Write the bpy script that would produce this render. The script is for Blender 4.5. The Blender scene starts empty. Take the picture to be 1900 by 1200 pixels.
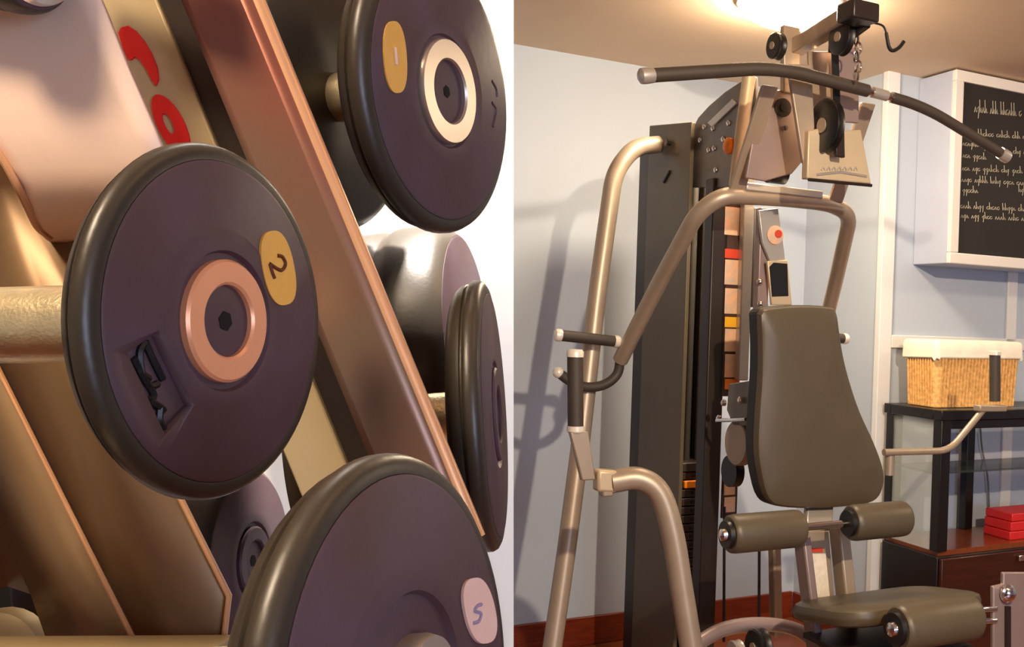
import bpy, bmesh, math, random
from mathutils import Vector, Matrix
random.seed(7)

# ------------------------------------------------------------------ camera
F, CX, CY, H, ROLL = 1927.0, 1426.0, 600.0, 1.37, math.radians(2.0)
RX = Vector((math.cos(ROLL), 0, math.sin(ROLL)))
UP = Vector((-math.sin(ROLL), 0, math.cos(ROLL)))
FW = Vector((0, 1, 0))
CAM = Vector((0, 0, H))
sc = bpy.context.scene
col = sc.collection
cd = bpy.data.cameras.new('camera')
cd.sensor_fit = 'HORIZONTAL'; cd.sensor_width = 36.0
cd.lens = F / 1900.0 * 36.0
cd.shift_x = -(CX - 950.0) / 1900.0
cd.clip_start = 0.02
cam = bpy.data.objects.new('camera', cd); col.objects.link(cam)
cam.matrix_world = Matrix((( RX.x, UP.x, -FW.x, CAM.x), (RX.y, UP.y, -FW.y, CAM.y), (RX.z, UP.z, -FW.z, CAM.z), (0, 0, 0, 1)))
sc.camera = cam

# ------------------------------------------------------------------ world, exposure
w = bpy.data.worlds.new('world'); sc.world = w; w.use_nodes = True
w.node_tree.nodes['Background'].inputs[0].default_value = (0.9, 0.78, 0.66, 1)
w.node_tree.nodes['Background'].inputs[1].default_value = 0.05
vs = sc.view_settings
vs.view_transform = 'Standard'; vs.look = 'None'; vs.gamma = 1.0; vs.use_curve_mapping = False
vs.exposure = 0.6
WARM = (1.0, 0.80, 0.56)
LAMP_W = 100.0        # ceiling dome strength
LAMP_FRONT, LAMP_RIGHT, LAMP_RACK = 230.0, 48.0, 84.0
COOL_W = 40.0        # daylight through the window behind the camera
WASH_W = 220.0        # added spotlight that whitens the partition

# ------------------------------------------------------------------ geometry helpers
AU = math.radians(58.6)
U = Vector((math.sin(AU), math.cos(AU), 0)); V = Vector((-math.cos(AU), math.sin(AU), 0)); Z = Vector((0, 0, 1))
def ray(px, py): return RX * ((px - CX) / F) + UP * (-(py - CY) / F) + FW
def P(px, py, d): return CAM + ray(px, py) * d
def PV(px, py, v): r = ray(px, py); return CAM + r * (v / r.dot(V))
def PU(px, py, u): r = ray(px, py); return CAM + r * (u / r.dot(U))
def PZ(px, py, z): r = ray(px, py); return CAM + r * ((z - H) / r.z)
def W(u, v, z): return U * u + V * v + Z * z
def C2W(x, y, z): return RX * x + UP * y + FW * z       # camera-frame vector to world
def uv(p): return (p.dot(U), p.dot(V), p.z)

class MB:
    def __init__(s): s.v = []; s.f = []
    def add(s, vs_, fs): n = len(s.v); s.v += [Vector(a) for a in vs_]; s.f += [[i + n for i in f] for f in fs]; return s
    def box(s, c, a, b, d):        # centre and three half vectors
        c = Vector(c); vs_ = []
        for i in (-1, 1):
            for j in (-1, 1):
                for k in (-1, 1): vs_.append(c + a * i + b * j + d * k)
        return s.add(vs_, [(0, 1, 3, 2), (4, 6, 7, 5), (0, 4, 5, 1), (2, 3, 7, 6), (0, 2, 6, 4), (1, 5, 7, 3)])
    def ubox(s, u0, u1, v0, v1, z0, z1):
        return s.box(W((u0+u1)/2, (v0+v1)/2, (z0+z1)/2), U*((u1-u0)/2), V*((v1-v0)/2), Z*((z1-z0)/2))
    def bar(s, a, b, wv, hv):      # box from a to b with half-width vectors
        a = Vector(a); b = Vector(b); return s.box((a+b)/2, (b-a)/2, wv, hv)
    def prism(s, pts, ext):        # planar polygon extruded by a vector
        n = len(pts); pts = [Vector(p) for p in pts]
        return s.add(pts + [p + ext for p in pts], [list(range(n-1, -1, -1)), list(range(n, 2*n))] + [(i, (i+1) % n, n+(i+1) % n, n+i) for i in range(n)])
    def tube(s, path, r, n=12, cap=True, closed=False):
        path = [Vector(p) for p in path]; m = len(path); rs = r if isinstance(r, (list, tuple)) else [r]*m
        vs_ = []; nrm = None
        for i in range(m):
            if closed: t = (path[(i+1) % m] - path[i-1]).normalized()
            else: t = (path[min(i+1, m-1)] - path[max(i-1, 0)]).normalized()
            if nrm is None:
                nrm = t.orthogonal().normalized()
            else:
                nrm = (nrm - t * nrm.dot(t)).normalized()
            b = t.cross(nrm)
            for k in range(n):
                a = 2*math.pi*k/n; vs_.append(path[i] + (nrm*math.cos(a) + b*math.sin(a)) * rs[i])
        fs = []
        for i in range(m if closed else m-1):
            for k in range(n):
                j = (i+1) % m
                fs.append((i*n+k, i*n+(k+1) % n, j*n+(k+1) % n, j*n+k))
        if cap and not closed: fs += [list(range(n-1, -1, -1)), list(range((m-1)*n, m*n))]
        return s.add(vs_, fs)
    def lathe(s, o, ax, prof, n=40, cap=True):     # prof: (along axis, radius)
        o = Vector(o); ax = Vector(ax).normalized(); e = ax.orthogonal().normalized(); g = ax.cross(e)
        vs_ = []
        for (h, r) in prof:
            for k in range(n):
                a = 2*math.pi*k/n; vs_.append(o + ax*h + (e*math.cos(a) + g*math.sin(a))*r)
        m = len(prof)
        fs = [(i*n+k, i*n+(k+1) % n, (i+1)*n+(k+1) % n, (i+1)*n+k) for i in range(m-1) for k in range(n)]
        if cap: fs += [list(range(n-1, -1, -1)), list(range((m-1)*n, m*n))]
        return s.add(vs_, fs)
    def ball(s, c, r, n=10):
        pr = [(-r*math.cos(math.pi*i/6), max(1e-5, r*math.sin(math.pi*i/6))) for i in range(7)]
        return s.lathe(c, Z, pr, n, False)
    def build(s, name, m, parent=None, bevel=0, smooth=True, seg=2):
        me = bpy.data.meshes.new(name); me.from_pydata([tuple(v) for v in s.v], [], s.f)
        bm = bmesh.new(); bm.from_mesh(me); bmesh.ops.recalc_face_normals(bm, faces=bm.faces); bm.to_mesh(me); bm.free()
        me.materials.append(MAT[m])
        if smooth:
            for p in me.polygons: p.use_smooth = True
            me.set_sharp_from_angle(angle=math.radians(38))
        o = bpy.data.objects.new(name, me); col.objects.link(o)
        if bevel:
            b = o.modifiers.new('bevel', 'BEVEL'); b.width = bevel; b.segments = seg; b.limit_method = 'ANGLE'; b.angle_limit = math.radians(35)
        if parent is not None:
            o.parent = parent; o.matrix_parent_inverse = inv(parent)
        return o
def inv(p): return Matrix.Translation(-p.location) if p.type == 'EMPTY' else Matrix.Identity(4)
def tag(o, label=None, cat=None, group=None, kind=None):
    if label: o['label'] = label
    if cat: o['category'] = cat
    if group: o['group'] = group
    if kind: o['kind'] = kind
    return o
def empty(name, loc, label, cat, group=None):
    e = bpy.data.objects.new(name, None); col.objects.link(e); e.location = loc; e.empty_display_size = 0.05
    return tag(e, label, cat, group)
def fillet(pts, r, n=6):
    pts = [Vector(p) for p in pts]; out = [pts[0]]
    for i in range(1, len(pts)-1):
        a, b, c = pts[i-1], pts[i], pts[i+1]
        d1 = (a-b); d2 = (c-b); q = min(r, d1.length*0.48, d2.length*0.48)
        p0 = b + d1.normalized()*q; p1 = b + d2.normalized()*q
        for k in range(n+1):
            t = k/n; out.append(p0*(1-t)**2 + b*2*t*(1-t) + p1*t*t)
    out.append(pts[-1]); return out
def spline(pts, n=8):
    pts = [Vector(p) for p in pts]; q = [pts[0]*2-pts[1]] + pts + [pts[-1]*2-pts[-2]]; out = []
    for i in range(1, len(q)-2):
        for k in range(n):
            t = k/n; a, b, c, d = q[i-1], q[i], q[i+1], q[i+2]
            out.append(0.5*((b*2) + (c-a)*t + (a*2-b*5+c*4-d)*t*t + (b*3-a-c*3+d)*t**3))
    out.append(pts[-1]); return out

# ------------------------------------------------------------------ materials
def lin(c): return tuple(((x/255)/12.92 if x/255 <= 0.04045 else ((x/255+0.055)/1.055)**2.4) for x in c)
MAT = {}
def mat(name, rgb, rough=0.5, metal=0.0, var=0.06, scale=8.0, bump=0.0, bscale=200.0, coat=0.0, stretch=(1, 1, 1), rgb2=None, spec=0.5):
    m = bpy.data.materials.new(name); m.use_nodes = True; nt = m.node_tree; N = nt.nodes; L = nt.links
    b = N['Principled BSDF']; b.inputs['Roughness'].default_value = rough; b.inputs['Metallic'].default_value = metal
    b.inputs['Coat Weight'].default_value = coat; b.inputs['Specular IOR Level'].default_value = spec
    tc = N.new('ShaderNodeTexCoord'); mp = N.new('ShaderNodeMapping'); mp.inputs['Scale'].default_value = stretch
    nz = N.new('ShaderNodeTexNoise'); nz.inputs['Scale'].default_value = scale; nz.inputs['Detail'].default_value = 4
    cr = N.new('ShaderNodeValToRGB'); c = lin(rgb); c2 = lin(rgb2) if rgb2 else c
    cr.color_ramp.elements[0].position = 0.3; cr.color_ramp.elements[1].position = 0.7
    cr.color_ramp.elements[0].color = tuple(x*(1-var) for x in c) + (1,)
    cr.color_ramp.elements[1].color = tuple(min(1, x*(1+var)) for x in c2) + (1,)
    L.new(tc.outputs['Object'], mp.inputs[0]); L.new(mp.outputs[0], nz.inputs[0]); L.new(nz.outputs[0], cr.inputs[0]); L.new(cr.outputs[0], b.inputs['Base Color'])
    if bump:
        n2 = N.new('ShaderNodeTexNoise'); n2.inputs['Scale'].default_value = bscale; L.new(mp.outputs[0], n2.inputs[0])
        bp = N.new('ShaderNodeBump'); bp.inputs['Strength'].default_value = bump; bp.inputs['Distance'].default_value = 0.002
        L.new(n2.outputs[0], bp.inputs['Height']); L.new(bp.outputs[0], b.inputs['Normal'])
    MAT[name] = m; return m
def emit(name, rgb, s):
    m = bpy.data.materials.new(name); m.use_nodes = True; nt = m.node_tree
    b = nt.nodes['Principled BSDF']; b.inputs['Base Color'].default_value = tuple(rgb)+(1,)
    b.inputs['Emission Color'].default_value = tuple(rgb)+(1,); b.inputs['Emission Strength'].default_value = s
    MAT[name] = m; return m
mat('wall_paint', (180, 190, 204), 0.7, var=0.02, scale=3, bump=0.08, bscale=300)
mat('ceiling_paint', (240, 212, 180), 0.8, var=0.02, scale=3)
mat('white_paint', (244, 242, 238), 0.6, var=0.01)
mat('trim_paint', (222, 222, 222), 0.4, var=0.02)
mat('floor_wood', (118, 58, 30), 0.3, var=0.25, scale=3, stretch=(1, 12, 1))
mat('baseboard_wood', (112, 40, 16), 0.3, var=0.3, scale=6, stretch=(2, 2, 20), coat=0.2)
mat('champagne_metal', (172, 154, 134), 0.4, 0.4, var=0.04, scale=20, bump=0.03, bscale=900)
mat('mauve_metal', (150, 130, 126), 0.4, 0.35, var=0.04, scale=20)
mat('cream_metal', (206, 184, 152), 0.45, 0.3, var=0.03, scale=20)
mat('silver_metal', (196, 190, 182), 0.35, 0.6, var=0.03, scale=20)
mat('chrome', (230, 226, 222), 0.12, 1.0, var=0.02)
mat('shroud_plastic', (92, 80, 60), 0.45, var=0.08, scale=4)
mat('dark_steel', (44, 34, 30), 0.4, 0.2, var=0.1)
mat('cap_white', (238, 228, 212), 0.3, 0.2, var=0.02)
mat('grey_steel', (120, 115, 110), 0.4, 0.3, var=0.08, scale=12)
mat('black_plastic', (20, 18, 18), 0.4, var=0.1)
mat('grip_rubber', (64, 54, 46), 0.55, var=0.1, bump=0.3, bscale=500)
mat('vinyl', (86, 75, 58), 0.42, var=0.05, scale=10, bump=0.12, bscale=700)
mat('vinyl_dark', (30, 27, 24), 0.5, var=0.05, bump=0.1, bscale=700)
mat('plate_iron', (74, 62, 56), 0.4, 0.5, var=0.15, scale=30)
mat('orange_print', (236, 130, 22), 0.4, var=0.05)
mat('red_print', (206, 62, 34), 0.5, var=0.08)
mat('yellow_print', (238, 176, 34), 0.5, var=0.05)
mat('paper_print', (222, 200, 178), 0.6, var=0.25, scale=45, rgb2=(214, 160, 120))
mat('placard', (66, 40, 30), 0.5, var=0.2, scale=12)
mat('label_white', (236, 222, 200), 0.6, var=0.08, scale=60)
mat('cabinet_black', (22, 17, 15), 0.3, var=0.1)
mat('drawer_wood', (62, 27, 16), 0.25, var=0.2, scale=5, stretch=(1, 1, 10), coat=0.3)
mat('deck_wood', (128, 62, 30), 0.25, var=0.15, scale=5, stretch=(1, 8, 1), coat=0.3)
mat('red_box', (214, 40, 40), 0.45, var=0.06)
mat('wicker', (222, 170, 100), 0.6, var=0.16, scale=70, bump=0.3, bscale=120, rgb2=(236, 190, 120))
mat('cloth', (250, 240, 220), 0.85, var=0.06, scale=20, bump=0.25, bscale=40)
mat('board_side', (176, 184, 206), 0.5, var=0.02)
mat('board_frame', (226, 220, 214), 0.45, var=0.02)
mat('slate', (26, 20, 17), 0.6, var=0.3, scale=6)
mat('chalk', (176, 168, 152), 0.9, var=0.1)
mat('rubber', (86, 60, 60), 0.5, var=0.1, scale=25, bump=0.06, bscale=160, rgb2=(86, 66, 76))
mat('rubber_rim', (58, 50, 40), 0.38, var=0.1, scale=25, bump=0.05, bscale=300)
mat('rubber_pocket', (52, 40, 34), 0.6, var=0.15, scale=90)
mat('ring_warm', (255, 176, 128), 0.3, 0.25, var=0.03, scale=60)  # orange reflection of warm wood put into the ring's base colour
mat('sticker_yellow', (255, 190, 84), 0.5, var=0.06, scale=80)
mat('sticker_pink', (255, 210, 190), 0.5, var=0.05, scale=80)
mat('ink', (112, 52, 20), 0.6)
mat('ink_blue', (168, 150, 176), 0.6)
mat('rack_beige', (184, 164, 124), 0.5, 0.1, var=0.04, scale=14)
mat('rack_pale', (238, 206, 184), 0.55, 0.1, var=0.05, scale=10, bump=0.05, bscale=400)
mat('rack_brown', (138, 116, 96), 0.36, 0.45, var=0.1, scale=9, rgb2=(146, 84, 68))  # warm wood reflections on the metal put into the brown and red tones
mat('rack_warm', (136, 108, 78), 0.4, 0.45, var=0.12, scale=5)  # brown-gold wood reflection painted into the sheet metal colour
mat('rack_edge_highlight', (226, 172, 128), 0.35, 0.4, var=0.05)  # highlight along lit edges, painted as a lighter colour on beads
mat('letter_red', (226, 16, 18), 0.45, var=0.04)
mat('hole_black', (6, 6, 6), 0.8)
mat('ring_silver', (204, 190, 174), 0.3, 0.7, var=0.03)
mat('handle_metal', (240, 224, 184), 0.34, 0.75, var=0.12, scale=90, bump=0.16, bscale=700)
emit('lamp_glow', WARM, LAMP_W); emit('lamp_glow_right', WARM, LAMP_RIGHT); emit('lamp_glow_rack', WARM, LAMP_RACK)
g = bpy.data.materials.new('glass'); g.use_nodes = True
gb = g.node_tree.nodes['Principled BSDF']; gb.inputs['Base Color'].default_value = (0.72, 0.78, 0.74, 1); gb.inputs['Alpha'].default_value = 0.28; gb.inputs['Roughness'].default_value = 0.05
MAT['glass'] = g
g2 = g.copy(); MAT['glass_dark'] = g2; g2.name = 'glass_dark'
gb = g2.node_tree.nodes['Principled BSDF']; gb.inputs['Base Color'].default_value = (0.05, 0.055, 0.05, 1); gb.inputs['Alpha'].default_value = 0.6

# ------------------------------------------------------------------ room
ZC, VB, UJ, VJ = 2.45, 4.09, 2.685, 3.497
def struct(name, mb, m, label, parent=None, bevel=0):
    o = mb.build(name, m, parent, bevel)
    if parent is None: tag(o, label, None, None, 'structure')
    return o
U0, U1, V0 = -3.2, 5.2, -2.8
struct('floor', MB().ubox(U0, U1, V0, VB+.2, -.1, 0), 'floor_wood', 'reddish brown wood floor')
struct('ceiling', MB().ubox(U0, U1, V0, VB+.2, ZC, ZC+.1), 'ceiling_paint', 'warm cream painted ceiling')
struct('wall_back', MB().ubox(U0, UJ, VB, VB+.12, 0, ZC), 'wall_paint', 'pale blue grey wall behind the exercise machine')
struct('wall_projection', MB().ubox(UJ, U1, VJ, VB+.12, 0, ZC), 'wall_paint', 'pale wall section projecting behind the glass cabinet')
struct('wall_left', MB().ubox(U0-.12, U0, V0, VB+.12, 0, ZC), 'wall_paint', 'blue grey side wall')
struct('wall_right', MB().ubox(U1, U1+.12, V0, VB+.12, 0, ZC), 'wall_paint', 'blue grey side wall at the cabinet end')
struct('wall_front', MB().ubox(U0, U1, V0-.12, V0, 0, ZC), 'wall_paint', 'blue grey wall behind the viewer')
struct('baseboard_back', MB().ubox(U0, UJ-.015, VB-.016, VB, 0, .12), 'baseboard_wood', 'dark red wood baseboard along the blue grey wall', bevel=.004)
struct('baseboard_projection', MB().ubox(UJ-.016, UJ, VJ, VB-.016, 0, .12), 'baseboard_wood', 'dark red wood baseboard on the projecting wall', bevel=.004)
struct('trim_1', MB().ubox(UJ-.012, UJ+.055, VJ-.014, VJ+.02, 0, ZC), 'trim_paint', 'white vertical corner trim beside the chalkboard', bevel=.003)
a = PV(1655, 632, VJ)
struct('trim_2', MB().ubox(UJ+.055, 3.62, VJ-.014, VJ, a.z-.03, a.z+.025), 'trim_paint', 'white horizontal moulding behind the basket', bevel=.003)
b1 = uv(PV(1866, 560, VJ))
struct('trim_3', MB().ubox(b1[0], b1[0]+.06, VJ-.014, VJ, .1, ZC), 'trim_paint', 'white vertical moulding below the chalkboard', bevel=.003)
# added white partition behind the dumbbell rack: its edge stands for the dividing bar
d0, d1 = .86, .96
pts = []
q = [P(953, -700, d0), P(953, 2600, d0), P(-900, 2600, d0), P(-900, -700, d0)]
q2 = [P(953, -700, d1), P(953, 2600, d1), P(-900, 2600, d1), P(-900, -700, d1)]
def zclip(a, b, z): t = (z-a.z)/(b.z-a.z); return a + (b-a)*t
def clipq(q): return [zclip(q[0], q[1], ZC), zclip(q[0], q[1], 0), zclip(q[3], q[2], 0), zclip(q[3], q[2], ZC)]
A_, B_ = clipq(q), clipq(q2)
struct('added_partition', MB().add(A_ + B_, [(0, 1, 2, 3), (7, 6, 5, 4), (0, 4, 5, 1), (3, 2, 6, 7), (0, 3, 7, 4), (1, 5, 6, 2)]), 'white_paint', 'added thin white partition standing for the white bar beside the dumbbell rack')
# window behind the viewer (daylight)
wu0, wu1, wz0, wz1 = .6, 2.2, .9, 2.0
wf = MB()
for (a0, a1, z0, z1) in ((wu0, wu1, wz0-.06, wz0), (wu0, wu1, wz1, wz1+.06), (wu0-.06, wu0, wz0-.06, wz1+.06), (wu1, wu1+.06, wz0-.06, wz1+.06), (1.385, 1.415, wz0, wz1)):
    wf.ubox(a0, a1, V0, V0+.03, z0, z1)
struct('window_1', wf, 'trim_paint', 'white framed window behind the viewer')
ld = bpy.data.lights.new('window_daylight', 'AREA'); ld.shape = 'RECTANGLE'; ld.size = 1.6; ld.size_y = 1.1; ld.energy = COOL_W; ld.color = (.62, .72, 1.0)
lo = bpy.data.objects.new('window_daylight', ld); col.objects.link(lo)
c = W(1.4, V0+.04, 1.45)
lo.matrix_world = Matrix.Translation(c) @ V.to_track_quat('-Z', 'Z').to_matrix().to_4x4()

# ------------------------------------------------------------------ ceiling lamps
def dome(p, label, glow='lamp_glow', k=1.0):
    e = empty('ceiling_lamp', (p.x, p.y, ZC), label, 'lamp', 'round ceiling lamps')
    o = Vector((p.x, p.y, ZC))
    MB().lathe(o, -Z, [(0, .18*k), (.012, .18*k), (.016, .172*k), (.016, .16*k)], 32).build('rim', 'trim_paint', e)
    MB().lathe(o + Vector((0, 0, -.016)), -Z, [(.07*k*math.sin(i*math.pi/16), max(.002, .16*k*math.cos(i*math.pi/16))) for i in range(9)], 32).build('shade', glow, e)
    return e
lp = PZ(1466, 4, ZC)
dome(lp, 'glowing round ceiling lamp above the exercise machine')
dome(W(4.1, 1.7, ZC), 'glowing round ceiling lamp over the cabinet side of the room', 'lamp_glow_right')
dome(Vector((-.6, -.35, 0)), 'glowing round ceiling lamp above the dumbbell rack', 'lamp_glow_rack')
# ceiling spotlights: one added to whiten the partition, one is aimed at the exercise machine
def spot(sp, tgt, label, watts, rgb, cone, soft, blend):
    d = (tgt - sp).normalized(); k = sp - Z*.06
    e = empty('ceiling_spotlight', sp, label, 'lamp', 'ceiling spotlights')
    MB().lathe(sp, -Z, [(0, .03), (.02, .03), (.02, .012), (.06, .012)], 20).build('mount', 'trim_paint', e)
    MB().lathe(k, d, [(0, .012), (0, .03), (.06, .04), (.06, .034), (.012, .026), (.012, .012)], 24).build('housing', 'trim_paint', e)
    sl = bpy.data.lights.new('spotlight_beam', 'SPOT'); sl.energy = watts; sl.color = rgb; sl.spot_size = math.radians(cone); sl.spot_blend = blend; sl.shadow_soft_size = soft
    so = bpy.data.objects.new('spotlight_beam', sl); col.objects.link(so)
    so.matrix_world = Matrix.Translation(k + d*.065) @ d.to_track_quat('-Z', 'Y').to_matrix().to_4x4()
spot(Vector((-.30, .78, ZC)), Vector((-.25, .86, 1.35)), 'added small white ceiling spotlight whitening the partition', WASH_W, (1, .93, .85), 28, .02, .3)
spot(W(.947, -.3, ZC), W(1.75, 3.1, 1.25), 'small white ceiling spotlight aimed at the exercise machine', LAMP_FRONT, WARM, 78, .035, .5)

# ------------------------------------------------------------------ chalkboard cabinet on the wall
BU0, BV, BZ0, BZ1 = 2.851, 3.27, 1.644, 2.442
e = empty('chalkboard', W(BU0, VJ, BZ0), 'black chalkboard with chalk handwriting in a white wall-mounted box frame', 'chalkboard')
MB().ubox(BU0, 3.75, BV+.012, VJ-.001, BZ0, BZ1).build('box', 'board_side', e, .004)
fw = .045
MB().ubox(BU0+fw, 3.75-fw, BV+.002, BV+.014, BZ0+fw, BZ1-fw).build('slate', 'slate', e)
for nm, (a0, a1, z0, z1) in dict(t=(BU0, 3.75, BZ1-fw, BZ1), b=(BU0, 3.75, BZ0, BZ0+fw), l=(BU0, BU0+fw, BZ0+fw, BZ1-fw), r=(3.75-fw, 3.75, BZ0+fw, BZ1-fw)).items():
    MB().ubox(a0, a1, BV-.012, BV+.013, z0, z1).build('frame_rail', 'board_frame', e, .004)
ck = MB()
def script(x0, y0, x1, y1, h):
    x = x0
    while x < x1:
        wlen = random.randint(3, 6)
        for _ in range(wlen):
            if x > x1: break
            t = (x-x0)/max(1, (x1-x0)); y = y0 + (y1-y0)*t
            k = random.random(); pw = 3.6
            pl = [(x, y), (x+pw*.5, y-h*.45), (x+pw, y), (x+pw*1.3, y-h*.1)]
            if k < .25: pl = [(x, y-h*1.1), (x+.6, y), (x+pw*.8, y-h*.4), (x+pw, y), (x+pw*1.4, y-1)]
            elif k < .4: pl = [(x+pw, y-h*.5), (x, y-h*.3), (x+pw*.7, y), (x+pw, y-h*.4), (x+pw*.6, y+h*.5)]
            elif k < .6: pl = [(x+pw, y-h*.45), (x+.5, y-h*.4), (x, y-h*.1), (x+pw*.6, y), (x+pw*1.2, y-h*.2)]
            ck.tube([PV(px_, py_, BV) for px_, py_ in pl], .0016, 4)
            x += pw*1.35
        x += 5
script(1808, 208, 1892, 216, 22)
for (x0, y0, x1, y1) in ((1815, 252, 1902, 258), (1786, 270, 1850, 276), (1880, 285, 1905, 287), (1786, 292, 1826, 296), (1785, 316, 1905, 322), (1784, 337, 1905, 344), (1786, 357, 1815, 358), (1890, 356, 1905, 358), (1782, 386, 1905, 392), (1783, 404, 1905, 410)):
    script(x0, y0, x1, y1, 12)
tag(ck.build('chalk_writing', 'chalk', e), kind='stuff')

# ------------------------------------------------------------------ glass cabinet
KU0, KU1, KV0, KV1, KZ = 2.70, 4.15, 3.10, 3.45, 1.055
e = empty('glass_cabinet', W(KU0, KV0, 0), 'black framed glass display cabinet with dark wood drawers under the basket', 'cabinet')
fwk = .05
for (uu, vv) in ((KU0, KV0), (KU0, KV1-fwk), (KU1-fwk, KV0), (KU1-fwk, KV1-fwk)):
    MB().ubox(uu, uu+fwk, vv, vv+fwk, 0.5, KZ-.035).build('post', 'cabinet_black', e, .003)
for (q0, q1, q2, q3) in ((KU0-.01, KU1+.01, KV0-.01, KV0+.04), (KU0-.01, KU1+.01, KV1-.04, KV1+.005), (KU0-.01, KU0+.04, KV0+.04, KV1-.04), (KU1-.04, KU1+.01, KV0+.04, KV1-.04)):
    MB().ubox(q0, q1, q2, q3, KZ-.04, KZ).build('top_frame', 'cabinet_black', e, .003)
MB().ubox(KU0+.04, KU1-.04, KV0+.04, KV1-.04, KZ-.012, KZ-.001).build('top_pane', 'glass', e)
ru = uv(PV(1796, 900, KV1-.03))[0]
MB().ubox(ru-.02, ru+.025, KV1-.04, KV1, .5, KZ-.04).build('post', 'cabinet_black', e, .003)
MB().ubox(KU0+fwk, KU1-fwk, KV0+.005, KV0+.03, KZ-.075, KZ-.04).build('top_rail', 'cabinet_black', e, .003)
MB().ubox(KU0+.013, KU1-.01, KV0+.05, KV1-.051, .797, .806).build('shelf', 'glass_dark', e)
MB().ubox(KU0, KU1, KV0, KV1, .05, .48).build('base', 'cabinet_black', e, .003)
MB().ubox(KU0+.02, KU1, KV0+.02, KV1, .48, .5).build('deck', 'deck_wood', e)
MB().ubox(KU0+.004, KU0+.012, KV0+fwk, KV1-fwk, .5, KZ-.04).build('side_pane', 'glass', e)
for (a0, a1) in ((KU0+.01, 3.42), (3.43, KU1-.01)):
    d = MB().ubox(a0, a1, KV0-.018, KV0, .07, .475).build('drawer', 'drawer_wood', e, .003)
    c_ = uv(PV(1905, 1034, KV0-.03)) if a0 < 3 else (3.9, 0, .4)
    MB().ubox(c_[0]-.045, c_[0]+.06, KV0-.035, KV0-.02, c_[2]-.012, c_[2]+.012).build('handle', 'chrome', d, .003)
for k, (z0, z1) in enumerate(((.5, .535), (.537, .575), (.577, .61))):
    c0 = uv(PV(1862, 975, 3.2))[0]
    o = MB().ubox(c0+.004*k, c0+.3-.01*k, 3.16, 3.32, z0, z1).build('red_case', 'red_box', None, .004)
    tag(o, ('bottom flat red case of the stack inside the glass cabinet', 'middle flat red case of the stack inside the glass cabinet', 'topmost flat red case of the stack inside the glass cabinet')[k], 'case', 'red cases in the cabinet')
o = MB().tube(spline([PV(1818, 772, 3.468), PV(1822, 830, 3.468), PV(1833, 890, 3.468), PV(1836, 985, 3.468)]), .004, 6).build('power_cable', 'grey_steel')
tag(o, 'thin grey cable hanging down behind the glass cabinet', 'cable')

# ------------------------------------------------------------------ wicker basket
QU0, QU1, QV0, QV1 = 2.73, 3.19, 3.18, 3.38
e = empty('wicker_basket', W(QU0, QV0, KZ), 'tan wicker storage basket with a white cloth liner on the glass cabinet', 'basket')
def rrect(u0, u1, v0, v1, z, r, n=4):
    out = []
    for (cu, cv, a0) in ((u1-r, v1-r, 0), (u0+r, v1-r, 90), (u0+r, v0+r, 180), (u1-r, v0+r, 270)):
        for k in range(n+1):
            a = math.radians(a0 + 90*k/n); out.append(W(cu+r*math.cos(a), cv+r*math.sin(a), z))
    return out
def loft(rings, cap=(True, True)):
    m = MB(); n = len(rings[0]); vs_ = [p for r in rings for p in r]
    fs = [(i*n+k, i*n+(k+1) % n, (i+1)*n+(k+1) % n, (i+1)*n+k) for i in range(len(rings)-1) for k in range(n)]
    if cap[0]: fs.append(list(range(n-1, -1, -1)))
    if cap[1]: fs.append(list(range((len(rings)-1)*n, len(rings)*n)))
    return m.add(vs_, fs)
rings = []
for k in range(0, 25):
    t = k/24; o_ = .014*t + .0025*(k % 2)
    rings.append(rrect(QU0+.012-o_, QU1-.012+o_, QV0+.012-o_, QV1-.012+o_, KZ+.002+.255*t, .02))
body = loft(rings, (True, False)).build('body', 'wicker', e)
st = MB()
for k in range(24):
    t = (k+.5)/24; uu = QU0+.02+(QU1-QU0-.04)*t
    st.bar(W(uu, QV0+.008, KZ+.005), W(uu, QV0-.004, KZ+.2), U*.0035, V*.003)
for k in range(10):
    t = (k+.5)/10; vv = QV0+.02+(QV1-QV0-.04)*t
    st.bar(W(QU0+.008, vv, KZ+.005), W(QU0-.004, vv, KZ+.2), V*.0035, U*.003)
tag(st.build('stake_weave', 'wicker', e), kind='stuff')
rg = []
for (z, off) in ((.195, .010), (.2, .014), (.23, .013), (.262, .012), (.272, .006), (.274, -.004), (.262, -.012), (.2, -.016)):
    ring = rrect(QU0-off, QU1+off, QV0-off, QV1+off, KZ+z, .024, 6)
    if z in (.195, .2) and off > 0:
        ring = [p + Z*(.006*math.sin(i*1.9) + .004*math.sin(i*.7)) for i, p in enumerate(ring)]
    rg.append(ring)
loft(rg, (False, False)).build('liner', 'cloth', e)

# ------------------------------------------------------------------ the multi station exercise machine
UC = 1.765
G = empty('multi_gym', W(UC, 3.0, 0), 'champagne coloured multi-station weight machine with dark padded backrest and weight stack', 'exercise machine')
def part(mb, name, m, bevel=0, parent=None): return mb.build(name, m, parent or G, bevel)
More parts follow.
